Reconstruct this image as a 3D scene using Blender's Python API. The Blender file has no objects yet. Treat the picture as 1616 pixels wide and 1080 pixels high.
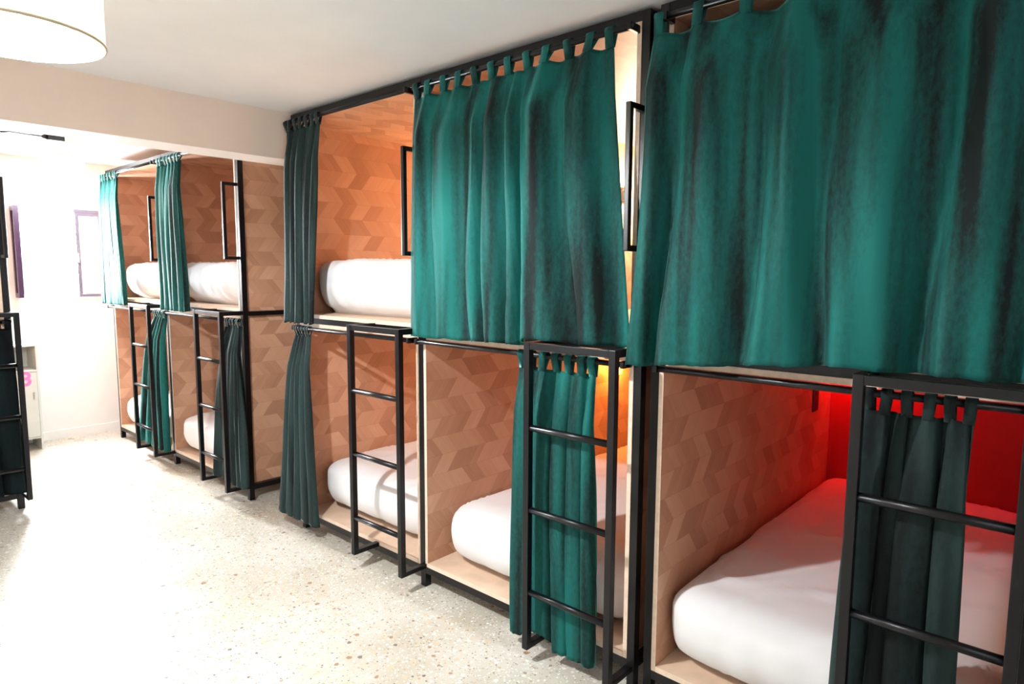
import bpy, bmesh, math, random
from mathutils import Vector, Matrix, noise

# ------------------------------------------------------------------ camera
scene = bpy.context.scene
COL = scene.collection
YAW, PITCH, ROLL = math.radians(48.159), math.radians(-6.0885), math.radians(0.2685)
fw = Vector((math.sin(YAW)*math.cos(PITCH), math.cos(YAW)*math.cos(PITCH), math.sin(PITCH)))
rr = Vector((math.cos(YAW), -math.sin(YAW), 0)); uu = rr.cross(fw)
R_ = rr*math.cos(ROLL) + uu*math.sin(ROLL)
U_ = -rr*math.sin(ROLL) + uu*math.cos(ROLL)
cd = bpy.data.cameras.new('camera'); cam = bpy.data.objects.new('camera', cd); COL.objects.link(cam)
m = Matrix((( R_.x, U_.x, -fw.x), (R_.y, U_.y, -fw.y), (R_.z, U_.z, -fw.z))).to_4x4()
m.translation = Vector((-1.9919, 0, 1.5281))
cam.matrix_world = m
cd.sensor_fit = 'HORIZONTAL'; cd.sensor_width = 36; cd.lens = 1032.67/1616*36
cd.clip_start = 0.02
scene.camera = cam

# ------------------------------------------------------------------ light
world = bpy.data.worlds.new('daylight'); scene.world = world; world.use_nodes = True
bg = world.node_tree.nodes['Background']
bg.inputs[0].default_value = (0.86, 0.93, 1.0, 1); bg.inputs[1].default_value = 1.2

def area(name, loc, size, size_y, direction, power, color):
    l = bpy.data.lights.new(name, 'AREA'); l.shape = 'RECTANGLE'; l.size = size; l.size_y = size_y
    l.energy = power; l.color = color
    o = bpy.data.objects.new(name, l); COL.objects.link(o); o.location = loc
    o.rotation_euler = Vector(direction).to_track_quat('-Z', 'Y').to_euler()
    return o
area('far_window_daylight', (-0.36, 7.16, 1.68), 0.50, 0.84, (0, -1, -0.05), 220, (0.90, 0.95, 1.0))
area('side_fill_light', (-3.52, 3.45, 1.55), 1.35, 1.3, (1, -0.12, -0.12), 14, (0.93, 0.97, 1.0))  # added weak fill, coming through an unseen left opening
area('passage_fill_light', (-3.52, 6.5, 1.62), 0.8, 0.9, (1, 0, -0.1), 60, (0.95, 0.98, 1.0))  # added to brighten the far zone from an unseen side opening
area('back_fill_light', (-1.6, -2.72, 1.6), 1.6, 1.2, (0.1, 1, -0.05), 14, (0.95, 0.97, 1.0))  # added general fill from behind the camera

vs = scene.view_settings
vs.view_transform = 'Standard'; vs.look = 'None'; vs.gamma = 1.0; vs.use_curve_mapping = False
vs.exposure = 0.6

# ------------------------------------------------------------------ materials
def newmat(name):
    mt = bpy.data.materials.new(name); mt.use_nodes = True
    nt = mt.node_tree
    return mt, nt, nt.nodes['Principled BSDF']
def N(nt, typ, **kw):
    n = nt.nodes.new(typ)
    for k, v in kw.items():
        if k.startswith('i_'):
            key = k[2:]
            key = int(key) if key.isdigit() else key.replace('_', ' ')
            n.inputs[key].default_value = v
        else: setattr(n, k, v)
    return n
def math_(nt, op, a, b=None):
    n = nt.nodes.new('ShaderNodeMath'); n.operation = op
    for i, v in enumerate((a, b)):
        if v is None: continue
        if isinstance(v, (int, float)): n.inputs[i].default_value = v
        else: nt.links.new(v, n.inputs[i])
    return n.outputs[0]
def ramp(nt, fac, stops, interp='LINEAR'):
    n = nt.nodes.new('ShaderNodeValToRGB'); n.color_ramp.interpolation = interp
    el = n.color_ramp.elements
    while len(el) < len(stops): el.new(0.5)
    for e, (p, c) in zip(el, stops):
        e.position = p; e.color = (*c, 1)
    nt.links.new(fac, n.inputs[0]); return n.outputs[0]
def mixc(nt, fac, a, b, mode='MIX'):
    n = nt.nodes.new('ShaderNodeMix'); n.data_type = 'RGBA'; n.blend_type = mode
    for idx, v in ((0, fac), (6, a), (7, b)):
        if isinstance(v, (int, float)): n.inputs[idx].default_value = v
        elif isinstance(v, tuple): n.inputs[idx].default_value = (*v, 1)
        else: nt.links.new(v, n.inputs[idx])
    return n.outputs[2]
def noise_(nt, vec, scale, detail=3, rough=0.5):
    n = N(nt, 'ShaderNodeTexNoise'); n.inputs['Scale'].default_value = scale
    n.inputs['Detail'].default_value = detail; n.inputs['Roughness'].default_value = rough
    if vec is not None: nt.links.new(vec, n.inputs['Vector'])
    return n.outputs[0]
def mapping(nt, vec, scale=(1, 1, 1), loc=(0, 0, 0)):
    n = N(nt, 'ShaderNodeMapping'); n.inputs['Scale'].default_value = scale; n.inputs['Location'].default_value = loc
    nt.links.new(vec, n.inputs['Vector']); return n.outputs[0]
def bump(nt, h, strength, dist, bsdf):
    b = N(nt, 'ShaderNodeBump'); b.inputs['Strength'].default_value = strength; b.inputs['Distance'].default_value = dist
    nt.links.new(h, b.inputs['Height']); nt.links.new(b.outputs[0], bsdf.inputs['Normal'])

def chevron(name, ax_a, ax_b, off=0.0):
    """chevron parquet: courses stacked along ax_b, pieces laid along ax_a and leaning to alternate sides"""
    mt, nt, bs = newmat(name)
    tc = N(nt, 'ShaderNodeTexCoord'); sp = N(nt, 'ShaderNodeSeparateXYZ'); nt.links.new(tc.outputs['Object'], sp.inputs[0])
    a = sp.outputs[ax_a]; b = sp.outputs[ax_b]
    H, Wd, LEAN = 0.092, 0.100, 0.070
    bv = math_(nt, 'DIVIDE', math_(nt, 'ADD', b, 5*H + off), H)
    row = math_(nt, 'FLOOR', bv); fr = math_(nt, 'FRACT', bv)
    odd = math_(nt, 'MODULO', row, 2.0)
    tri = math_(nt, 'ABSOLUTE', math_(nt, 'SUBTRACT', odd, fr))
    av = math_(nt, 'DIVIDE', math_(nt, 'ADD', math_(nt, 'ADD', a, 3.0), math_(nt, 'MULTIPLY', tri, LEAN)), Wd)
    def cell(v, key):
        idx = math_(nt, 'FLOOR', v)
        cm = N(nt, 'ShaderNodeCombineXYZ'); nt.links.new(idx, cm.inputs[0]); nt.links.new(row, cm.inputs[1]); cm.inputs[2].default_value = key
        w = N(nt, 'ShaderNodeTexWhiteNoise'); nt.links.new(cm.outputs[0], w.inputs['Vector']); return w.outputs['Value']
    r1 = cell(av, 1.0); r2 = cell(math_(nt, 'MULTIPLY', av, 2.0), 7.0)
    # grain runs along the leaning piece
    cm = N(nt, 'ShaderNodeCombineXYZ')
    nt.links.new(math_(nt, 'MULTIPLY', av, 14.0), cm.inputs[0]); nt.links.new(math_(nt, 'MULTIPLY', bv, 0.7), cm.inputs[1]); nt.links.new(math_(nt, 'MULTIPLY', r1, 20), cm.inputs[2])
    g = noise_(nt, cm.outputs[0], 1.6, 4, 0.6)
    v = math_(nt, 'ADD', math_(nt, 'MULTIPLY', r1, 0.62), math_(nt, 'MULTIPLY', r2, 0.16))
    v = math_(nt, 'ADD', v, math_(nt, 'MULTIPLY', math_(nt, 'SUBTRACT', g, 0.5), 0.6))
    c = ramp(nt, v, [(0.0, (0.44, 0.225, 0.135)), (0.35, (0.56, 0.305, 0.188)), (0.7, (0.64, 0.372, 0.24)), (1.0, (0.75, 0.475, 0.33))])
    # thin joints
    fa = math_(nt, 'FRACT', av)
    ja = math_(nt, 'LESS_THAN', fa, 0.012); jb = math_(nt, 'LESS_THAN', fr, 0.018)
    j = math_(nt, 'MAXIMUM', ja, jb)
    c2 = mixc(nt, math_(nt, 'MULTIPLY', j, 0.35), c, (0.25, 0.11, 0.06))
    nt.links.new(c2, bs.inputs['Base Color'])
    bs.inputs['Roughness'].default_value = 0.48
    bs.inputs['Specular IOR Level'].default_value = 0.35
    return mt
chev_side = chevron('chevron_parquet_side', 0, 2)
chev_back = chevron('chevron_parquet_back', 1, 2, 0.02)
chev_flat = chevron('chevron_parquet_flat', 0, 1, 0.03)

def plain(name, color, rough=0.5, spec=0.5, nscale=0, namp=0.1, metallic=0, bumpd=0):
    mt, nt, bs = newmat(name)
    bs.inputs['Roughness'].default_value = rough; bs.inputs['Specular IOR Level'].default_value = spec
    bs.inputs['Metallic'].default_value = metallic
    if nscale:
        tc = N(nt, 'ShaderNodeTexCoord'); f = noise_(nt, tc.outputs['Object'], nscale, 5, 0.6)
        lo = tuple(max(0, x*(1-namp)) for x in color); hi = tuple(min(1, x*(1+namp)) for x in color)
        nt.links.new(ramp(nt, f, [(0.3, lo), (0.7, hi)]), bs.inputs['Base Color'])
        if bumpd: bump(nt, f, 0.5, bumpd, bs)
    else: bs.inputs['Base Color'].default_value = (*color, 1)
    return mt
plaster = plain('painted_plaster', (0.80, 0.765, 0.735), 0.75, 0.2, 6, 0.02, bumpd=0.002)
beam_paint = plain('cream_beam_paint', (0.88, 0.745, 0.65), 0.7, 0.2, 5, 0.02, bumpd=0.002)
ceil_paint = plain('ceiling_paint', (0.84, 0.83, 0.83), 0.8, 0.2, 4, 0.02, bumpd=0.001)
white_paint = plain('white_wall_paint', (0.88, 0.88, 0.86), 0.7, 0.2, 6, 0.015, bumpd=0.001)
black_metal = plain('black_powder_coated_steel', (0.003, 0.003, 0.004), 0.34, 0.35, 60, 0.25)
ply_edge = plain('pale_plywood_edge', (0.78, 0.60, 0.46), 0.5, 0.3, 30, 0.1)
board_mat = plain('pale_birch_board', (0.72, 0.52, 0.38), 0.45, 0.35, 9, 0.1)
purple_frame = plain('dark_purple_window_frame', (0.05, 0.02, 0.06), 0.35, 0.5, 20, 0.2)
grey_frame = plain('grey_violet_window_frame', (0.13, 0.12, 0.17), 0.4, 0.5)
red_paint = plain('red_wall_paint', (0.40, 0.014, 0.018), 0.6, 0.25, 12, 0.06)
locker_paint = plain('pale_grey_locker_paint', (0.62, 0.66, 0.62), 0.45, 0.4, 8, 0.03)
locker_dark = plain('locker_niche_grey', (0.30, 0.30, 0.28), 0.6, 0.3)
pink_paint = plain('pink_stencil_paint', (0.75, 0.20, 0.55), 0.6, 0.2)
black_plastic = plain('black_plastic', (0.02, 0.02, 0.022), 0.4, 0.5)
chrome = plain('brushed_metal', (0.6, 0.6, 0.6), 0.3, 0.5, metallic=1.0)

def sheet_mat():
    mt, nt, bs = newmat('white_cotton_sheet')
    tc = N(nt, 'ShaderNodeTexCoord')
    f = noise_(nt, tc.outputs['Object'], 3.0, 5, 0.6)
    nt.links.new(ramp(nt, f, [(0.2, (0.78, 0.76, 0.76)), (0.8, (0.84, 0.83, 0.83))]), bs.inputs['Base Color'])
    bs.inputs['Roughness'].default_value = 0.85; bs.inputs['Specular IOR Level'].default_value = 0.15
    bs.inputs['Sheen Weight'].default_value = 0.1
    w = noise_(nt, tc.outputs['Object'], 420, 2, 0.5)
    bump(nt, w, 0.15, 0.0006, bs)
    return mt
sheet = sheet_mat()

def velvet(name, deep, lit, sheen):
    mt, nt, bs = newmat(name)
    tc = N(nt, 'ShaderNodeTexCoord')
    # tall dark streaks paint in fold shading along with brushed pile, plus fine mottle
    v1 = mapping(nt, tc.outputs['Object'], (13, 13, 0.8))
    f1 = noise_(nt, v1, 1.0, 2, 0.5)
    v2 = mapping(nt, tc.outputs['Object'], (95, 95, 45))
    f2 = noise_(nt, v2, 1.0, 4, 0.7)
    f = math_(nt, 'ADD', math_(nt, 'MULTIPLY', f1, 0.78), math_(nt, 'MULTIPLY', f2, 0.22))
    c = ramp(nt, f, [(0.37, deep), (0.61, lit)])
    nt.links.new(c, bs.inputs['Base Color'])
    bs.inputs['Roughness'].default_value = 0.75; bs.inputs['Specular IOR Level'].default_value = 0.10
    bs.inputs['Sheen Weight'].default_value = 0.45
    bs.inputs['Sheen Roughness'].default_value = 0.22
    bs.inputs['Sheen Tint'].default_value = (*sheen, 1)
    bump(nt, f2, 0.35, 0.0015, bs)
    return mt
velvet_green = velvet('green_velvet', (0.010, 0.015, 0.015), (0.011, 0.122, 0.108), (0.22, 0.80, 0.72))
velvet_shade = velvet('shaded_velvet', (0.003, 0.004, 0.005), (0.006, 0.014, 0.015), (0.3, 0.4, 0.42))  # backlit shade put into the colour: darker copy of the curtain velvet
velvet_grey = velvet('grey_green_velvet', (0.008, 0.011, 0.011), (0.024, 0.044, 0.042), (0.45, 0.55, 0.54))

def floor_mat():
    mt, nt, bs = newmat('polished_terrazzo')
    tc = N(nt, 'ShaderNodeTexCoord'); v = tc.outputs['Object']
    wob = noise_(nt, v, 1.1, 4, 0.6)
    base = ramp(nt, wob, [(0.35, (0.50, 0.45, 0.35)), (0.62, (0.66, 0.63, 0.56))])
    def chips(scale, thr, col_stops, base, keep):
        vo = N(nt, 'ShaderNodeTexVoronoi'); vo.inputs['Scale'].default_value = scale; nt.links.new(v, vo.inputs['Vector'])
        sp = N(nt, 'ShaderNodeSeparateColor'); nt.links.new(vo.outputs['Color'], sp.inputs[0])
        edge = noise_(nt, v, scale*3, 2, 0.5)
        d = math_(nt, 'ADD', vo.outputs['Distance'], math_(nt, 'MULTIPLY', math_(nt, 'SUBTRACT', edge, 0.5), 0.5))
        size = math_(nt, 'MULTIPLY', sp.outputs[1], thr)
        inside = math_(nt, 'LESS_THAN', d, size)
        sel = math_(nt, 'LESS_THAN', sp.outputs[2], keep)
        c = ramp(nt, sp.outputs[0], col_stops, 'CONSTANT')
        return mixc(nt, math_(nt, 'MULTIPLY', inside, sel), base, c)
    pal = [(0, (0.80, 0.76, 0.68)), (0.3, (0.50, 0.37, 0.22)), (0.45, (0.62, 0.55, 0.42)), (0.62, (0.86, 0.84, 0.80)), (0.82, (0.34, 0.27, 0.20)), (0.93, (0.16, 0.13, 0.11))]
    c = chips(120, 0.55, pal, base, 0.9)
    c = chips(62, 0.46, pal, c, 0.5)
    c = chips(34, 0.40, [(0, (0.62, 0.50, 0.32)), (0.4, (0.84, 0.80, 0.72)), (0.8, (0.36, 0.22, 0.12)), (0.92, (0.20, 0.16, 0.14))], c, 0.26)
    nt.links.new(c, bs.inputs['Base Color'])
    rg = N(nt, 'ShaderNodeMapRange'); nt.links.new(noise_(nt, v, 5, 4, 0.6), rg.inputs[0]); rg.inputs[3].default_value = 0.22; rg.inputs[4].default_value = 0.36
    nt.links.new(rg.outputs[0], bs.inputs['Roughness'])
    bs.inputs['Specular IOR Level'].default_value = 0.55
    return mt
terrazzo = floor_mat()

def glow_mat(name, color, strength):
    mt, nt, bs = newmat(name)
    bs.inputs['Base Color'].default_value = (*color, 1)
    bs.inputs['Emission Color'].default_value = (*color, 1); bs.inputs['Emission Strength'].default_value = strength
    return mt
def shade_mat():
    mt, nt, bs = newmat('cream_lamp_fabric')
    out = nt.nodes['Material Output']
    tc = N(nt, 'ShaderNodeTexCoord'); f = noise_(nt, mapping(nt, tc.outputs['Object'], (60, 60, 12)), 2.0, 3, 0.6)
    c = ramp(nt, f, [(0.3, (0.86, 0.78, 0.62)), (0.7, (0.95, 0.90, 0.78))])
    d = N(nt, 'ShaderNodeBsdfDiffuse'); t = N(nt, 'ShaderNodeBsdfTranslucent'); mx = N(nt, 'ShaderNodeMixShader'); mx.inputs[0].default_value = 0.72
    nt.links.new(c, d.inputs[0]); nt.links.new(c, t.inputs[0]); nt.links.new(d.outputs[0], mx.inputs[1]); nt.links.new(t.outputs[0], mx.inputs[2])
    nt.links.new(mx.outputs[0], out.inputs['Surface'])
    return mt
shade_fabric = shade_mat()
bulb_mat = glow_mat('lit_bulb', (1.0, 0.93, 0.80), 25)
def glass_mat():
    mt, nt, bs = newmat('window_glass')
    out = nt.nodes['Material Output']
    tr = N(nt, 'ShaderNodeBsdfTransparent'); gl = N(nt, 'ShaderNodeBsdfGlossy'); gl.inputs['Roughness'].default_value = 0.03
    fr = N(nt, 'ShaderNodeFresnel'); mx = N(nt, 'ShaderNodeMixShader')
    nt.links.new(fr.outputs[0], mx.inputs[0]); nt.links.new(tr.outputs[0], mx.inputs[1]); nt.links.new(gl.outputs[0], mx.inputs[2])
    nt.links.new(mx.outputs[0], out.inputs['Surface']); return mt
glass = glass_mat()

# ------------------------------------------------------------------ mesh helpers
def link(name, me, mats, parent=None):
    o = bpy.data.objects.new(name, me); COL.objects.link(o)
    for mt in (mats if isinstance(mats, (list, tuple)) else [mats]): me.materials.append(mt)
    if parent is not None: o.parent = parent
    return o
def obj(name, bm, mats, parent=None, smooth=False):
    bmesh.ops.recalc_face_normals(bm, faces=bm.faces)
    me = bpy.data.meshes.new(name); bm.to_mesh(me); bm.free()
    if smooth:
        for p in me.polygons: p.use_smooth = True
    return link(name, me, mats, parent)
def tag(o, label, cat=None, group=None, kind=None):
    if label: o['label'] = label
    if cat: o['category'] = cat
    if group: o['group'] = group
    if kind: o['kind'] = kind
    return o
def empty(name, loc, label, cat, rz=0, group=None):
    o = bpy.data.objects.new(name, None); COL.objects.link(o); o.location = loc; o.rotation_euler = (0, 0, rz)
    o.empty_display_size = 0.1
    return tag(o, label, cat, group)
def box(bm, x0, x1, y0, y1, z0, z1, bev=0, front_mat=None):
    vs_ = [bm.verts.new((x, y, z)) for x in (x0, x1) for y in (y0, y1) for z in (z0, z1)]
    fs = [(0, 1, 3, 2), (4, 6, 7, 5), (0, 4, 5, 1), (2, 3, 7, 6), (0, 2, 6, 4), (1, 5, 7, 3)]
    fl = [bm.faces.new([vs_[i] for i in f]) for f in fs]
    if front_mat is not None: fl[0].material_index = front_mat
    if bev:
        es = list({e for f in fl for e in f.edges})
        bmesh.ops.bevel(bm, geom=es, offset=bev, segments=2, affect='EDGES', profile=0.6)
def tube(bm, pts, r, seg=12, cap=True):
    pts = [Vector(p) for p in pts]; rings = []
    for i, p in enumerate(pts):
        a = pts[max(i-1, 0)]; b = pts[min(i+1, len(pts)-1)]; d = (b-a).normalized()
        s = d.orthogonal().normalized() if i == 0 else (rings_s - d*rings_s.dot(d)).normalized()
        rings_s = s; t = d.cross(s)
        rad = r[i] if isinstance(r, (list, tuple)) else r
        rings.append([bm.verts.new(p + (s*math.cos(k*2*math.pi/seg) + t*math.sin(k*2*math.pi/seg))*rad) for k in range(seg)])
    for a, b in zip(rings, rings[1:]):
        for k in range(seg): bm.faces.new((a[k], a[(k+1) % seg], b[(k+1) % seg], b[k]))
    if cap: bm.faces.new(rings[0]); bm.faces.new(rings[-1])
def lathe(bm, prof, c=(0, 0, 0), seg=48, close=False):
    rings = [[bm.verts.new((c[0]+r*math.cos(k*2*math.pi/seg), c[1]+r*math.sin(k*2*math.pi/seg), c[2]+z)) for k in range(seg)] for r, z in prof]
    pr = list(zip(rings, rings[1:])) + ([(rings[-1], rings[0])] if close else [])
    for a, b in pr:
        for k in range(seg): bm.faces.new((a[k], a[(k+1) % seg], b[(k+1) % seg], b[k]))
    return rings
def wallpanel(name, boxes, mat):
    bm = bmesh.new()
    for b in boxes: box(bm, *b)
    o = obj(name, bm, mat); o['kind'] = 'structure'; return o

# ------------------------------------------------------------------ room
XL, XR, YB, YF = -3.4, 2.02, -2.6, 6.98
HC, HF = 2.412, 2.50
wallpanel('floor', [(XL-.1, XR+.1, YB-.1, YF+.1, -0.1, 0)], terrazzo)
wallpanel('ceiling', [(XL-.1, XR+.1, YB-.1, 3.53, HC, HC+.15), (XL-.1, XR+.1, 3.53, YF+.1, HF, HF+.1)], ceil_paint)
wallpanel('trim_1', [(XL, XR, 3.478, 3.70, 2.155, HF+.05)], beam_paint)
wallpanel('wall_right', [(XR, XR+.1, YB-.1, YF+.1, 0, HF)], plaster)
def wall_with_holes(name, axis, c0, c1, a0, a1, holes, mat, z1=HF):
    """wall slab between c0..c1 on the axis it faces, running a0..a1, with rectangular openings"""
    bxs = []; cur = a0
    for (h0, h1, hz0, hz1) in holes:
        bxs.append((cur, h0, 0, z1)); bxs.append((h0, h1, 0, hz0)); bxs.append((h0, h1, hz1, z1)); cur = h1
    bxs.append((cur, a1, 0, z1))
    full = [(c0, c1, p, q, r, s) if axis == 'x' else (p, q, c0, c1, r, s) for (p, q, r, s) in bxs]
    return wallpanel(name, full, mat)
wall_with_holes('wall_far', 'y', YF, YF+.12, XL-.1, XR+.1, [(-0.60, 0.05, 1.29, 2.065)], white_paint)
wall_with_holes('wall_left', 'x', XL-.12, XL, YB-.1, YF+.12, [(2.80, 4.10, 0.9, 2.15), (6.15, 6.85, 1.2, 2.1)], white_paint)
wall_with_holes('wall_back', 'y', YB-.12, YB, XL-.1, XR+.1, [(-2.4, -0.8, 1.0, 2.2)], plaster)
wallpanel('baseboard_far', [(-2.2, XR, YF-.012, YF, 0, 0.075)], white_paint)
wallpanel('baseboard_right', [(XR-.012, XR, 3.5, 4.1, 0, 0.075)], white_paint)
wallpanel('baseboard_left', [(XL, XL+.012, YB, YF, 0, 0.075)], white_paint)

def frame_rect(bm, axis, c0, c1, a0, a1, z0, z1, w):
    for b in ((a0, a1, z0, z0+w), (a0, a1, z1-w, z1), (a0, a0+w, z0+w, z1-w), (a1-w, a1, z0+w, z1-w)):
        if axis == 'x': box(bm, c0, c1, b[0], b[1], b[2], b[3])
        else: box(bm, b[0], b[1], c0, c1, b[2], b[3])
def window(n, axis, c0, c1, a0, a1, z0, z1, mat):
    e = bpy.data.objects.new('window_%d' % n, None); COL.objects.link(e); e['kind'] = 'structure'
    bm = bmesh.new(); mid = (a0+a1)/2
    frame_rect(bm, axis, c0, c1, a0, mid, z0, z1, 0.035); frame_rect(bm, axis, c0, c1, mid, a1, z0, z1, 0.035)
    obj('window_frame', bm, mat, e)
    bm = bmesh.new(); cm = (c0+c1)/2
    if axis == 'x': box(bm, cm-.002, cm+.002, a0+.03, a1-.03, z0+.03, z1-.03)
    else: box(bm, a0+.03, a1-.03, cm-.002, cm+.002, z0+.03, z1-.03)
    obj('window_pane', bm, glass, e); return e
# far window: white lining in the opening, one dark leaf swung into the room and one closed leaf
e = bpy.data.objects.new('window_1', None); COL.objects.link(e); e['kind'] = 'structure'
bm = bmesh.new(); frame_rect(bm, 'y', YF+.06, YF+.11, -.60, .05, 1.29, 2.065, 0.02); obj('window_frame', bm, white_paint, e)
bm = bmesh.new()
box(bm, -0.175, 0.055, YF-.035, YF-.01, 2.045, 2.075, .003)
frame_rect(bm, 'y', YF-.035, YF-.005, -0.165, 0.045, 1.285, 2.045, 0.028)
s = obj('window_leaf', bm, grey_frame, e); s['label'] = 'grey framed narrow casement leaf'
bm = bmesh.new(); box(bm, -.14, .02, YF-.022, YF-.018, 1.31, 2.02); obj('window_pane', bm, glass, s)
bm = bmesh.new(); box(bm, -.158, -.148, YF-.06, YF-.035, 1.60, 1.68, .002); obj('window_latch', bm, grey_frame, s)
bm = bmesh.new()
frame_rect(bm, 'x', -.635, -.600, YF-.14, YF-.005, 1.29, 2.07, 0.04); box(bm, -.625, -.61, YF-.105, YF-.04, 1.33, 2.03)
s = obj('window_leaf', bm, purple_frame, e); s['label'] = 'dark purple leaf swung open into the room'
bm = bmesh.new(); tube(bm, [(-.597, YF-.12, 1.62), (-.597, YF-.12, 1.98)], 0.005, 8); obj('window_latch', bm, chrome, s)
window(2, 'x', XL-.09, XL-.05, 2.80, 4.10, 0.9, 2.15, grey_frame)  # unseen window, added for the side fill
window(3, 'x', XL-.09, XL-.05, 6.15, 6.85, 1.2, 2.1, grey_frame)  # unseen window, added for the fill in the far zone
window(4, 'y', YB-.09, YB-.05, -2.4, -0.8, 1.0, 2.2, grey_frame)  # unseen window behind the camera, added for the general fill

# ------------------------------------------------------------------ bunk beds
D = 1.96
PW = 0.035
RX = -0.045      # curtain rod axis in front of the frame
def ladder(parent, ya, yb, zfoot=0.085, ztop=1.27):
    t = 0.027; x = -0.155
    bm = bmesh.new()
    for y in (ya, yb):
        box(bm, x, x+t, y-t/2, y+t/2, zfoot, ztop, .002)
        box(bm, x+t, -0.001, y-t/2, y+t/2, zfoot, zfoot+t*.8, .002)
        box(bm, x+t, -0.001, y-t/2, y+t/2, ztop-t, ztop, .002)
    box(bm, x+.001, x+t-.001, ya+t/2, yb-t/2, ztop-t, ztop-.001, .002)
    l = obj('ladder', bm, black_metal, parent)
    for z in (0.945, 0.625, 0.295):
        bm = bmesh.new(); tube(bm, [(x+t/2, ya+t/2-.002, z), (x+t/2, yb-t/2+.002, z)], 0.0125, 14); obj('rung', bm, black_metal, l, True)
    return l
def handle(parent, y, x=-0.10, z0=1.60, z1=2.085):
    bm = bmesh.new(); t = 0.02
    box(bm, x, x+t, y-t/2, y+t/2, z0, z1, .003)
    for z in (z0, z1-t): box(bm, x+t-.001, 0.001, y-t/2, y+t/2, z, z+t, .002)
    return obj('handle', bm, black_metal, parent)
def rod(parent, y0, y1, z):
    bm = bmesh.new(); tube(bm, [(RX, y0, z), (RX, y1, z)], 0.0105, 14)
    r = obj('curtain_rod', bm, black_metal, parent, True)
    for y in (y0+.012, y1-.012):
        bm = bmesh.new(); box(bm, RX-.014, 0.001, y-.008, y+.008, z-.013, z+.013, .003); obj('rod_bracket', bm, black_metal, r)
    return r
def reading_light(parent, x, y, z, dy, color, power, radius=0.03):
    """small lamp on a side panel (dy = +1: on the low-y panel, shining up-y)"""
    bm = bmesh.new(); lathe(bm, [(0.0, 0), (0.045, 0), (0.045, 0.03), (0.038, 0.035), (0, 0.035)], seg=24)
    bmesh.ops.rotate(bm, verts=bm.verts, cent=(0, 0, 0), matrix=Matrix.Rotation(-math.pi/2*dy, 3, 'X'))
    bmesh.ops.translate(bm, verts=bm.verts, vec=(x, y, z))
    f = obj('reading_light', bm, black_metal, parent)
    bm = bmesh.new(); lathe(bm, [(0, 0.034), (0.034, 0.034), (0.030, 0.045), (0, 0.05)], seg=24)
    bmesh.ops.rotate(bm, verts=bm.verts, cent=(0, 0, 0), matrix=Matrix.Rotation(-math.pi/2*dy, 3, 'X'))
    bmesh.ops.translate(bm, verts=bm.verts, vec=(x, y, z))
    obj('lamp_lens', bm, glow_mat('lit_lens', color, 4), f)
    l = bpy.data.lights.new('reading_lamp_light', 'POINT'); l.energy = power; l.color = color; l.shadow_soft_size = radius
    lo = bpy.data.objects.new('reading_lamp_light', l); COL.objects.link(lo); lo.parent = f; lo.location = (x, y+dy*0.09, z)
    return f
def led_strip(parent, y0, y1, z, color, power, x=None):
    x = D-.03 if x is None else x
    bm = bmesh.new(); box(bm, x-.012, x+.008, y0, y1, z-.008, z+.008, .002)
    s = obj('led_strip', bm, glow_mat('led_glow', color, 6), parent)
    l = bpy.data.lights.new('led_strip_light', 'AREA'); l.shape = 'RECTANGLE'; l.size = y1-y0; l.size_y = 0.03; l.energy = power; l.color = color
    lo = bpy.data.objects.new('led_strip_light', l); COL.objects.link(lo); lo.parent = s; lo.location = (x+.012, (y0+y1)/2, z-.015)
    lo.rotation_euler = (Matrix.Rotation(math.radians(-72), 4, 'Y') @ Matrix.Rotation(math.radians(90), 4, 'Z')).to_euler()   # lights the back wall
    return s
def bunk(name, loc, rz, posts, ladders, label, low_back=None):
    """posts: (lo, hi) spans along local y; bays lie between; x is depth into the bunk"""
    u = empty(name, loc, label, 'bunk bed', rz)
    bm = bmesh.new(); t = PW
    for (a, b) in posts:
        for x in (0.0, D-t):
            box(bm, x, x+t, a, b, 0, 2.40, .002)
        for z0, z1 in ((0.07, 0.104), (1.236, 1.264), (2.366, 2.40)):
            box(bm, t+.0005, D-t-.0005, a+.001, b-.001, z0, z1)
    for (a, b), (c, d) in zip(posts, posts[1:]):
        for x in (0.0, D-t):
            for z0, z1 in ((0.07, 0.104), (1.236, 1.264), (2.366, 2.40)):
                box(bm, x+.001, x+t-.001, b+.0005, c-.0005, z0, z1)
    obj('frame', bm, black_metal, u)
    p = .018
    for (a, b), (c, d) in zip(posts, posts[1:]):
        y0, y1 = b, c
        for (s0, s1) in ((y0+.001, y0+p), (y1-p, y1-.001)):
            for (z0, z1) in ((0.105, 1.235), (1.265, 2.365)):
                bm = bmesh.new(); box(bm, -.001, D-.04, s0, s1, z0, z1, front_mat=1)
                obj('side_panel', bm, [chev_side, ply_edge], u)
        for z0 in (0.1055, 1.2655):
            bm = bmesh.new(); box(bm, -.002, D-.04, y0+p+.001, y1-p-.001, z0, z0+.02, front_mat=1); obj('bed_board', bm, [board_mat, ply_edge], u)
        for z1 in (1.2345, 2.3645):
            bm = bmesh.new(); box(bm, -.002, D-.04, y0+p+.001, y1-p-.001, z1-.02, z1, front_mat=1); obj('ceiling_panel', bm, [chev_flat, ply_edge], u)
        for (z0, z1) in ((0.105, 1.235), (1.265, 2.365)):
            bm = bmesh.new(); box(bm, D-.039, D-.0355, y0+.001, y1-.001, z0, z1); obj('back_panel', bm, low_back if (low_back and z0 < 1) else plaster, u)
        m0, m1 = (a+b)/2 - .012, (c+d)/2 + .012
        rod(u, m0 + .03, m1 - .03, 1.208); rod(u, m0 + .03, m1 - .03, 2.340)
        handle(u, (a+b)/2)
    for (ya, yb, zf) in ladders: ladder(u, ya, yb, zf)
    return u

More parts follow.
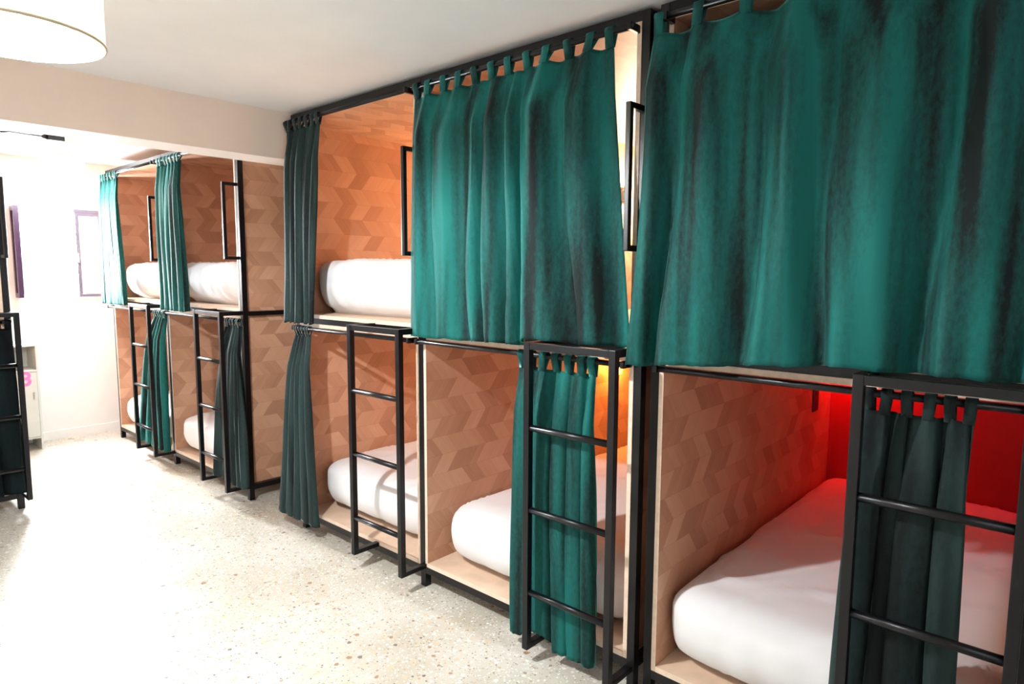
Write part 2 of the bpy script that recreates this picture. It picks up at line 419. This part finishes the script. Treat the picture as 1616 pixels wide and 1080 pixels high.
N1 = bunk('bunk_bed', (0, 1.175, 0), 0, [(0, .030), (1.165, 1.20), (2.255, 2.29)], [(.022, .398, .06), (1.168, 1.545, .10)],
          'double-width black steel bunk bed in the middle, one upper curtain closed and one tied open')
N2 = bunk('bunk_bed', (0, .055, 0), 0, [(0, .035), (1.050, 1.082)], [(.035, .392, .06)],
          'nearest black steel bunk bed at the right edge, red glow inside its lower berth', red_paint)
NF = bunk('bunk_bed', (0, 4.125, 0), 0, [(0, .035), (1.225, 1.26), (2.45, 2.485)], [(.012, .385, .09), (1.235, 1.600, .09)],
          'far double-width black steel bunk bed beyond the ceiling beam, beside the bright window')
NL = bunk('bunk_bed', (-1.04, 5.06, 0), math.pi/2, [(0, .035), (1.08, 1.115)], [(.0, .36, .09)],
          'black steel bunk bed at the left edge, curtain coloured nearly black for backlit shade behind its ladder')

# ------------------------------------------------------------------ mattresses
def mattress(parent_unit_loc, rz, y0, y1, z0, h, label, seed, x0=0.085, group=None, r=0.13, rt=0.065):
    """fitted white sheet over a mattress lying on a bed board"""
    rnd = random.Random(seed)
    x1 = D-.05
    L, Wd = x1-x0, y1-y0
    bm = bmesh.new(); nx, ny, nz = 70, 44, 16
    hx, hy, hz = L/2, Wd/2, h/2
    grid = {}
    def V(i, j, k):
        key = (i, j, k)
        if key in grid: return grid[key]
        p = Vector((-hx+L*i/nx, -hy+Wd*j/ny, -hz+h*k/nz))
        rb = 0.06
        # round vertical corners + top edge, softer bottom
        q = Vector(p); rz_ = r if p.z > 0 else rb
        inner = Vector((max(-hx+r, min(hx-r, p.x)), max(-hy+r, min(hy-r, p.y)), max(-hz+rb, min(hz-rt, p.z))))
        d = q-inner
        if d.length > 1e-6:
            ax = [abs(d.x)/r, abs(d.y)/r, abs(d.z)/(rt if d.z > 0 else rb)]
            mx = max(ax); ln = math.sqrt(sum(a*a for a in ax))
            d = d*(mx/ln) if ln > 0 else d
        q = inner+d
        # bulge of the front and a crown on top
        t = (p.z+hz)/h
        if p.x < -hx+r: q.x -= 0.018*math.sin(math.pi*min(1, t*1.05)) * (1-(p.y/hy)**4)
        if p.z > 0: q.z += 0.012*(1-(p.x/hx)**2)*(1-(p.y/hy)**2)
        if p.x < -hx+r+.1: q.x += 0.075*max(0, 1-t*1.7)**2
        # wrinkles
        w = Vector((q.x*3+seed, q.y*3, q.z*2))
        nn = noise.noise(w*1.3)*0.006
        ridge = abs(noise.noise(Vector((q.x*2.2+q.y*3.5+seed*3, q.y*1.2-q.x*0.8, 3.1))))
        nn += 0.010*max(0, 0.07-ridge)/0.07 + 0.0022*noise.noise(Vector((q.x*13, q.y*9+q.x*6, seed*.7)))
        if p.x < -hx+r:     # vertical drape folds on the front hem
            nn2 = noise.noise(Vector((q.y*11+seed, q.z*2.0, 1.7)))*0.010*(1-0.6*t) + max(0, noise.noise(Vector((q.y*5+q.z*6+seed, 4.2, 0.3))))*0.008
            q.x -= nn2
        if t > .02:
            q += Vector((0, 0, 1))*nn if p.z > 0 else Vector((-nn*.6, 0, 0))
        if t < .001: q.z = -hz
        v = bm.verts.new(q); grid[key] = v; return v
    for i in range(nx):
        for j in range(ny):
            bm.faces.new((V(i, j, nz), V(i+1, j, nz), V(i+1, j+1, nz), V(i, j+1, nz)))
            bm.faces.new((V(i, j, 0), V(i, j+1, 0), V(i+1, j+1, 0), V(i+1, j, 0)))
    for k in range(nz):
        for i in range(nx):
            bm.faces.new((V(i, 0, k), V(i+1, 0, k), V(i+1, 0, k+1), V(i, 0, k+1)))
            bm.faces.new((V(i, ny, k), V(i, ny, k+1), V(i+1, ny, k+1), V(i+1, ny, k)))
        for j in range(ny):
            bm.faces.new((V(0, j, k), V(0, j, k+1), V(0, j+1, k+1), V(0, j+1, k)))
            bm.faces.new((V(nx, j, k), V(nx, j+1, k), V(nx, j+1, k+1), V(nx, j, k+1)))
    bmesh.ops.translate(bm, verts=bm.verts, vec=(x0+hx, (y0+y1)/2, 0))
    bmesh.ops.translate(bm, verts=bm.verts, vec=(0, 0, hz))
    o = obj('mattress', bm, sheet, None, True)
    o.location = Vector(parent_unit_loc) + Vector((0, 0, z0)); o.rotation_euler = (0, 0, rz)
    tag(o, label, 'mattress', group)
    return o
ZB, ZT = 0.126, 1.286
mattress((0, 1.175, 0), 0, .062, 1.137, ZB, .285, 'white sheeted mattress in the lower berth directly under the closed green curtain in the middle', 2, x0=.055, r=.17, rt=.10)
mattress((0, 1.175, 0), 0, 1.232, 2.225, ZB, .285, 'white sheeted mattress in the lower berth behind the empty ladder with no curtain behind it', 3)
mattress((0, 1.175, 0), 0, 1.232, 2.225, ZT, .30, 'white sheeted mattress in the upper berth of the middle bunk, orange lit wood above it', 4, r=.08)
mattress((0, .055, 0), 0, .060, 1.028, ZB, .285, 'largest white sheeted mattress, nearest at right, in the lower berth glowing red at the back', 5, x0=.025, r=.11, rt=.08)
mattress((0, 4.125, 0), 0, .065, 1.195, ZB, .285, 'lower mattress of the far bunk, in the berth nearer the camera, cut by a ladder', 6, x0=.01, r=.19)
mattress((0, 4.125, 0), 0, 1.29, 2.42, ZB, .285, 'lower mattress of the far bunk, in the berth next to the bright far wall', 7, x0=.01, r=.19)
mattress((0, 4.125, 0), 0, .065, 1.195, ZT, .30, 'upper mattress of the far bunk, in the berth nearer the camera, bright white block', 8, r=.07)
mattress((0, 4.125, 0), 0, 1.29, 2.42, ZT, .30, 'upper mattress of the far bunk, in the berth next to the bright window', 9, r=.08)
mattress((-1.04, 5.06, 0), math.pi/2, .06, 1.05, ZT, .30, 'upper mattress of the bunk at the left edge of the photo', 10)

# ------------------------------------------------------------------ curtains
def curtain(label, yt, yb, zrod, zb, folds, amp, seed, tabs=8, mat=None, base=(0, 0), rz=0, soft=0.0, bunch=0.0,
            hem=None, pinch=0.35, group=None, xoff=-.012, knots=None, low=-.105, tablen=.05, sag=.012, flare=1.0, wp=1.0, cusp=0.0, calm=0.0):
    """velvet cloth hanging from a rod on tabs. yt, yb: (start, end) along the rod at top and hem."""
    mat = mat or velvet_green
    rnd = random.Random(seed)
    nu = max(90, folds*14); nv = 64
    ph = [rnd.random()*6.28 for _ in range(8)]
    ztop = zrod-tablen
    # irregular fold phase
    ks = [0]
    for i in range(folds): ks.append(ks[-1]+0.4+rnd.random()*1.3)
    tot = ks[-1]
    fa = [0.55+rnd.random()*0.75 for _ in range(folds+1)]
    def phase(u):
        t = u*tot
        for i in range(folds):
            if t <= ks[i+1]+1e-9:
                f = (t-ks[i])/(ks[i+1]-ks[i]); return i+f, fa[i]*(1-f)+fa[i+1]*f
        return folds, fa[-1]
    bm = bmesh.new(); rows = []
    for jv in range(nv+1):
        v = jv/nv; row = []
        for iu in range(nu+1):
            u = iu/nu
            uw = u + 0.012*math.sin(2*math.pi*(1.3*u+0.7*v)+ph[0])*v + 0.01*math.sin(2*math.pi*(2.9*u-0.9*v)+ph[1])*v
            uw = min(1, max(0, uw))
            p, a = phase(uw)
            wv = v**wp
            a0 = yt[0]*(1-wv)+yb[0]*wv; a1 = yt[1]*(1-wv)+yb[1]*wv
            s = math.sin(2*math.pi*p + ph[2] + 0.5*math.sin(3.1*v+ph[3]))
            s2 = math.sin(2*math.pi*p*2.0 + ph[4] + 1.7*v)
            # folds are sharper (cusped) where bunched
            sh = s*(1-bunch*.4) + bunch*.4*(2*abs(s)-1)
            if cusp: sh = (1-cusp)*sh - cusp*(2*abs(math.sin(math.pi*p + ph[2]/2 + .25*math.sin(3.1*v+ph[3])))**.75 - 1)
            am = amp*a*(0.45+0.55*min(1, v*2.5))*(1+soft*(v-.5))
            x = sh*am*(1.0) + s2*am*0.16
            wid = abs(a1-a0)/max(folds, 1)
            y = a0+(a1-a0)*u + bunch*wid*0.55*math.cos(2*math.pi*p+ph[2])*min(1, v*3+.2)
            # diagonal creases, soft billow
            x += 0.010*noise.noise(Vector((u*3.2+seed, v*1.4, .3)))*min(1, v*3) + 0.004*noise.noise(Vector((u*14+seed, v*3.0-u*2, 1.3)))*min(1, v*4)
            # tab gathers
            tt = u*(tabs-1); ft = tt-math.floor(tt); tabw = math.sin(math.pi*ft)
            dec = math.exp(-v*9)
            x += (tabw-.5)*pinch*0.03*dec
            zt = ztop - sag*tabw
            zbh = zb if not callable(zb) else zb(y)
            z = zt*(1-v)+zbh*v
            if v > .97: x += 0.0015*math.sin(u*folds*40)
            z += 0.004*math.sin(2*math.pi*p+ph[5])*v*v + (0.003*noise.noise(Vector((u*55, seed, 0.5))) if v > .985 else 0)
            if v > .93: x += 0.0035*noise.noise(Vector((u*45, v*14, seed)))
            cm = min(1, max(0, min(u, 1-u))/calm) if calm else 1
            cm = cm*cm*(3-2*cm)
            xx = RX+(xoff*min(1, v*6) + x)*(.25+.75*cm)
            xx = min(xx, -0.008 if v > .03 else -0.02); 
            if xx < low: xx = low + (xx-low)*.15
            if hem: 
                xx += hem(y, z)
            row.append(bm.verts.new((xx, y, z)))
        rows.append(row)
    for a, b in zip(rows, rows[1:]):
        for k in range(nu): bm.faces.new((a[k], a[k+1], b[k+1], b[k]))
    toprow = [v.co.copy() for v in rows[0]]
    bmesh.ops.recalc_face_normals(bm, faces=bm.faces)
    me = bpy.data.meshes.new('curtain'); bm.to_mesh(me); bm.free()
    for pl in me.polygons: pl.use_smooth = True
    o = link('curtain', me, mat)
    o.location = (base[0], base[1], 0); o.rotation_euler = (0, 0, rz)
    so = o.modifiers.new('thickness', 'SOLIDIFY'); so.thickness = 0.0022; so.offset = 0
    tag(o, label, 'curtain', group)
    # stitched top band
    # tabs looped over the rod
    tw = min(0.034, abs(yt[1]-yt[0])/tabs*.62)
    for i in range(tabs):
        k = round(i*nu/(tabs-1)); c = toprow[k]; bm = bmesh.new()
        sgn = 1 if yt[1] > yt[0] else -1
        yc = min(max(c.y, min(yt)+tw/2), max(yt)-tw/2) + rnd.uniform(-.002, .002)
        prof = []
        r = 0.0150
        zb_ = c.z-.012
        prof.append((c.x-.002, zb_))
        for q in range(13):
            th = math.pi*(1+.10) - q*(math.pi*1.2)/12 
            prof.append((RX+math.cos(th)*r, zrod+math.sin(th)*r))
        prof.append((c.x+.004, zb_))
        skew = rnd.uniform(-.004, .004)
        rings = []
        for qi, (px, pz) in enumerate(prof):
            f = min(1, max(0, (pz-zb_)/(zrod-zb_)))
            w2 = tw/2*(1-.22*math.sin(math.pi*f))
            rings.append([bm.verts.new((px, yc-w2+skew*f, pz)), bm.verts.new((px-.001, yc+skew*f, pz)), bm.verts.new((px, yc+w2+skew*f, pz))])
        for a, b in zip(rings, rings[1:]):
            for q in range(2): bm.faces.new((a[q], a[q+1], b[q+1], b[q]))
        t = obj('curtain_tab', bm, mat, o, True)
        sm = t.modifiers.new('thickness', 'SOLIDIFY'); sm.thickness = 0.002; sm.offset = 1
    return o
def step_hem(arms, z_clear, z_low):
    """hem height that lifts where the cloth lies on a ladder arm"""
    def f(y):
        for a in arms:
            d = abs(y-a)
            if d < .045: return z_clear
            if d < .075: return z_clear+(z_low-z_clear)*(d-.045)/.03
        return z_low
    return f
ZU, ZL = 2.340, 1.208
# upper, closed
def hemA(y):
    t = (y-1.18)/(2.33-1.18); base_ = 1.262*(1-t)+1.236*t
    return max(base_, 1.276) if y < 1.60 else base_ + max(0, (1.66-y)/.06)*.03 if y < 1.66 else base_
curtain('closed green curtain over the middle upper berth, black handle at its right edge', (1.285, 2.325), (1.185, 2.355), ZU, hemA, 7, .048, 11, tabs=12, xoff=-.052, sag=.010, pinch=.8, tablen=.040, low=-.15, cusp=.7, calm=.10)
def hemB(y):
    return 1.220 + .058*min(1, max(0, (1.15-y)/.6))
curtain('largest green velvet curtain, closed over the nearest upper berth at right', (.10, 1.125), (.09, 1.155), ZU, hemB, 5, .055, 23, tabs=8, xoff=-.055, sag=.014, pinch=.8, tablen=.045, low=-.155, cusp=.7)
# upper, open
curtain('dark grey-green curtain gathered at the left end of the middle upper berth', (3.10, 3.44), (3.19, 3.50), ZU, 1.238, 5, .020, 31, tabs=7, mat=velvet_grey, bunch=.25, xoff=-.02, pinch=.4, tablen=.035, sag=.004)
curtain('green curtain gathered between the two open upper berths of the far bunk', (4.88, 5.27), (4.82, 5.28), ZU, 1.238, 5, .026, 33, tabs=7, bunch=.5, xoff=-.02, pinch=.4, tablen=.035, sag=.004)
curtain('bright green curtain gathered on the far upper bunk right beside the window', (6.16, 6.56), (6.06, 6.62), ZU, 1.238, 5, .028, 35, tabs=7, bunch=.5, xoff=-.02, pinch=.4, tablen=.035, sag=.004)
# lower
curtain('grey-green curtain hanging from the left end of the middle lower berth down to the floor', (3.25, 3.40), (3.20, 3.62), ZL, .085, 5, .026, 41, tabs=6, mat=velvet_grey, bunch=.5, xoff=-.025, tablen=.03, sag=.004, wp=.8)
curtain('green curtain hanging behind the ladder below the closed middle curtain', (1.335, 1.70), (1.305, 1.705), ZL, step_hem([1.573], .098, .055), 5, .024, 43, tabs=7, bunch=.35, xoff=-.030, tablen=.045, sag=.006)
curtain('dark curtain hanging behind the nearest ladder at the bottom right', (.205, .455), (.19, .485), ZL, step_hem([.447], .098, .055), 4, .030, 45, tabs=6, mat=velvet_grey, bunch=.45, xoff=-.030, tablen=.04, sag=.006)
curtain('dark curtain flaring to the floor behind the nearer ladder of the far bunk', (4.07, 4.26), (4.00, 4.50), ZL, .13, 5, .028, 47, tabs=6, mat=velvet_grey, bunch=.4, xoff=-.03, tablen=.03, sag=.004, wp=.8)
curtain('green curtain flaring to the floor behind the farther ladder of the far bunk', (5.28, 5.50), (5.27, 5.92), ZL, .13, 5, .028, 49, tabs=6, bunch=.4, xoff=-.03, tablen=.03, sag=.004, wp=.8)
curtain('curtain coloured nearly black for backlit shade behind the ladder at the left edge of the photo', (.01, 1.02), (-.02, 1.04), ZL, .125, 10, .024, 51, tabs=12, mat=velvet_shade, base=(-1.04, 5.06), rz=math.pi/2, bunch=.3, xoff=-.03, tablen=.035, sag=.006)

# ------------------------------------------------------------------ berth lamps
WARM = (1.0, 0.55, 0.22)
reading_light(N1, 1.60, 2.255-.019, 1.98, -1, (1.0, .74, .42), 26)        # upper berth, open curtain
reading_light(N1, 1.66, 1.165-.019, 2.02, -1, (1.0, .86, .62), 26)        # upper berth, behind the closed curtain
reading_light(N1, 1.60, 2.255-.019, .88, -1, WARM, 9)
reading_light(N1, 1.60, 1.165-.019, .90, -1, (1.0, 0.33, 0.05), 6)
reading_light(NF, 1.60, 1.225-.019, 1.98, -1, (1.0, .5, .25), 4)
reading_light(NF, 1.60, 2.45-.019, 1.98, -1, (1.0, .5, .25), 4)
led_strip(N2, .74, 1.0, 1.19, (1.0, 0.015, 0.01), 4.2, D-.22)
led_strip(N2, .07, .20, 1.19, (1.0, 0.02, 0.35), .15, D-.16)
# socket on the side panel of the nearest lower berth
bm = bmesh.new(); box(bm, 1.60, 1.68, 1.050-.018-.008, 1.050-.0185, .80, .93, .003); s = obj('power_socket', bm, black_plastic, N2)
bm = bmesh.new()
for z in (.835, .895): box(bm, 1.625, 1.655, 1.050-.018-.0095, 1.050-.018-.0085, z-.012, z+.012)
obj('socket_face', bm, black_metal, s)

# ------------------------------------------------------------------ pendant lamps
def pendant(loc, r, h, zrim, ceilz, label, power):
    u = empty('pendant_lamp', (loc[0], loc[1], zrim), label, 'lamp')
    bm = bmesh.new(); lathe(bm, [(r, 0), (r, h), (r-.003, h), (r-.003, 0)], seg=72, close=True); obj('lamp_shade', bm, shade_fabric, u, True)
    bm = bmesh.new()
    for z in (0.0, h): 
        pts = [(math.cos(a*math.pi/24)*(r), math.sin(a*math.pi/24)*(r), z) for a in range(49)]
        tube(bm, pts, .004, 8, False)
    obj('shade_trim', bm, plain('beige_trim_tape', (.62, .50, .34), .7), u, True)
    bm = bmesh.new()
    for a in range(3):
        th = a*2*math.pi/3+.4; tube(bm, [(0, 0, h*.75), (math.cos(th)*(r-.002), math.sin(th)*(r-.002), h*.93)], .0025, 8)
    lathe(bm, [(0, h*.55), (.02, h*.55), (.02, h*.8), (.008, h*.84), (0, h*.84)], seg=20)
    obj('lamp_holder', bm, chrome, u, True)
    bm = bmesh.new(); lathe(bm, [(0, h*.22), (.018, h*.235), (.03, h*.3), (.033, h*.37), (.028, h*.45), (.016, h*.55), (0, h*.56)], seg=24)
    obj('light_bulb', bm, bulb_mat, u, True)
    if ceilz > zrim+h+.02:
        bm = bmesh.new(); tube(bm, [(0, 0, h*.83), (0, 0, ceilz-zrim-.01)], .003, 8); obj('lamp_cord', bm, black_plastic, u, True)
        bm = bmesh.new(); lathe(bm, [(0, 0), (.045, 0), (.05, -.012), (.03, -.022), (0, -.022)], (0, 0, ceilz-zrim), 24); obj('ceiling_rose', bm, white_paint, u)
    l = bpy.data.lights.new('lamp_bulb_light', 'POINT'); l.energy = power; l.color = (.93, .97, 1.0); l.shadow_soft_size = .035
    lo = bpy.data.objects.new('lamp_bulb_light', l); COL.objects.link(lo); lo.parent = u; lo.location = (0, 0, h*.18)
    return u
pendant((-1.56, 2.06), .20, .21, 2.105, HC, 'large cream fabric drum lamp hanging at the top left corner', 170)
pendant((-.42, 6.2), .15, .13, 2.29, HF, 'small washed-out drum lamp hanging beyond the beam in front of the window', 60)

# ------------------------------------------------------------------ locker with a pink number
lk = empty('locker', (-.77, 6.80, 0), 'pale grey metal locker with an open top niche and pink number, under the window', 'locker')
w, d = .19, .155
bm = bmesh.new()
box(bm, -w, -w+.015, -d, d, 0, .905); box(bm, w-.015, w, -d, d, 0, .905)
box(bm, -w+.015, w-.015, -d, d, .89, .905); box(bm, -w+.015, w-.015, -d, d, .675, .69); box(bm, -w+.015, w-.015, -d, d, .10, .115)
box(bm, -w+.015, w-.015, d-.01, d, .115, .89)
obj('body', bm, locker_paint, lk)
bm = bmesh.new(); box(bm, -w+.017, w-.017, -d-.004, -d+.012, .118, .672, .002); dr = obj('door', bm, locker_paint, lk)
bm = bmesh.new(); box(bm, w-.052, w-.038, -d-.016, -d-.004, .44, .50, .003); obj('door_handle', bm, chrome, dr)
fc = bpy.data.curves.new('number', 'FONT'); fc.body = '8'; fc.size = .16; fc.align_x = 'CENTER'; fc.extrude = .0006; fc.offset = .004
tmp = bpy.data.objects.new('tmp', fc); COL.objects.link(tmp)
dg = bpy.context.evaluated_depsgraph_get(); me = bpy.data.meshes.new_from_object(tmp.evaluated_get(dg)); bpy.data.objects.remove(tmp)
me.materials.clear(); nb = link('painted_number', me, pink_paint, dr); nb.location = (.095, -d-.0055, .565); nb.rotation_euler = (math.pi/2, 0, 0)
nb['label'] = 'pink painted number 8'

# ------------------------------------------------------------------ cable and box under the far ceiling
e = empty('junction_box', (-.585, 5.68, HF-.03), 'small black box on a black cable under the ceiling at the top left', 'electrical box')
bm = bmesh.new(); box(bm, -.05, .05, -.035, .035, -.02, .03, .004); obj('housing', bm, black_plastic, e)
bm = bmesh.new(); tube(bm, [(-.085, 0, .005), (-.07, 0, .005), (-.05, 0, .003)], [.006, .016, .02], 12); obj('cable_gland', bm, black_plastic, e, True)
bm = bmesh.new(); tube(bm, [(-.43, -.60, -.10), (-.36, -.46, -.07), (-.2, -.14, -.02), (-.13, -.04, -.002), (-.08, 0, .005)], .006, 10); obj('cable', bm, black_plastic, e, True)
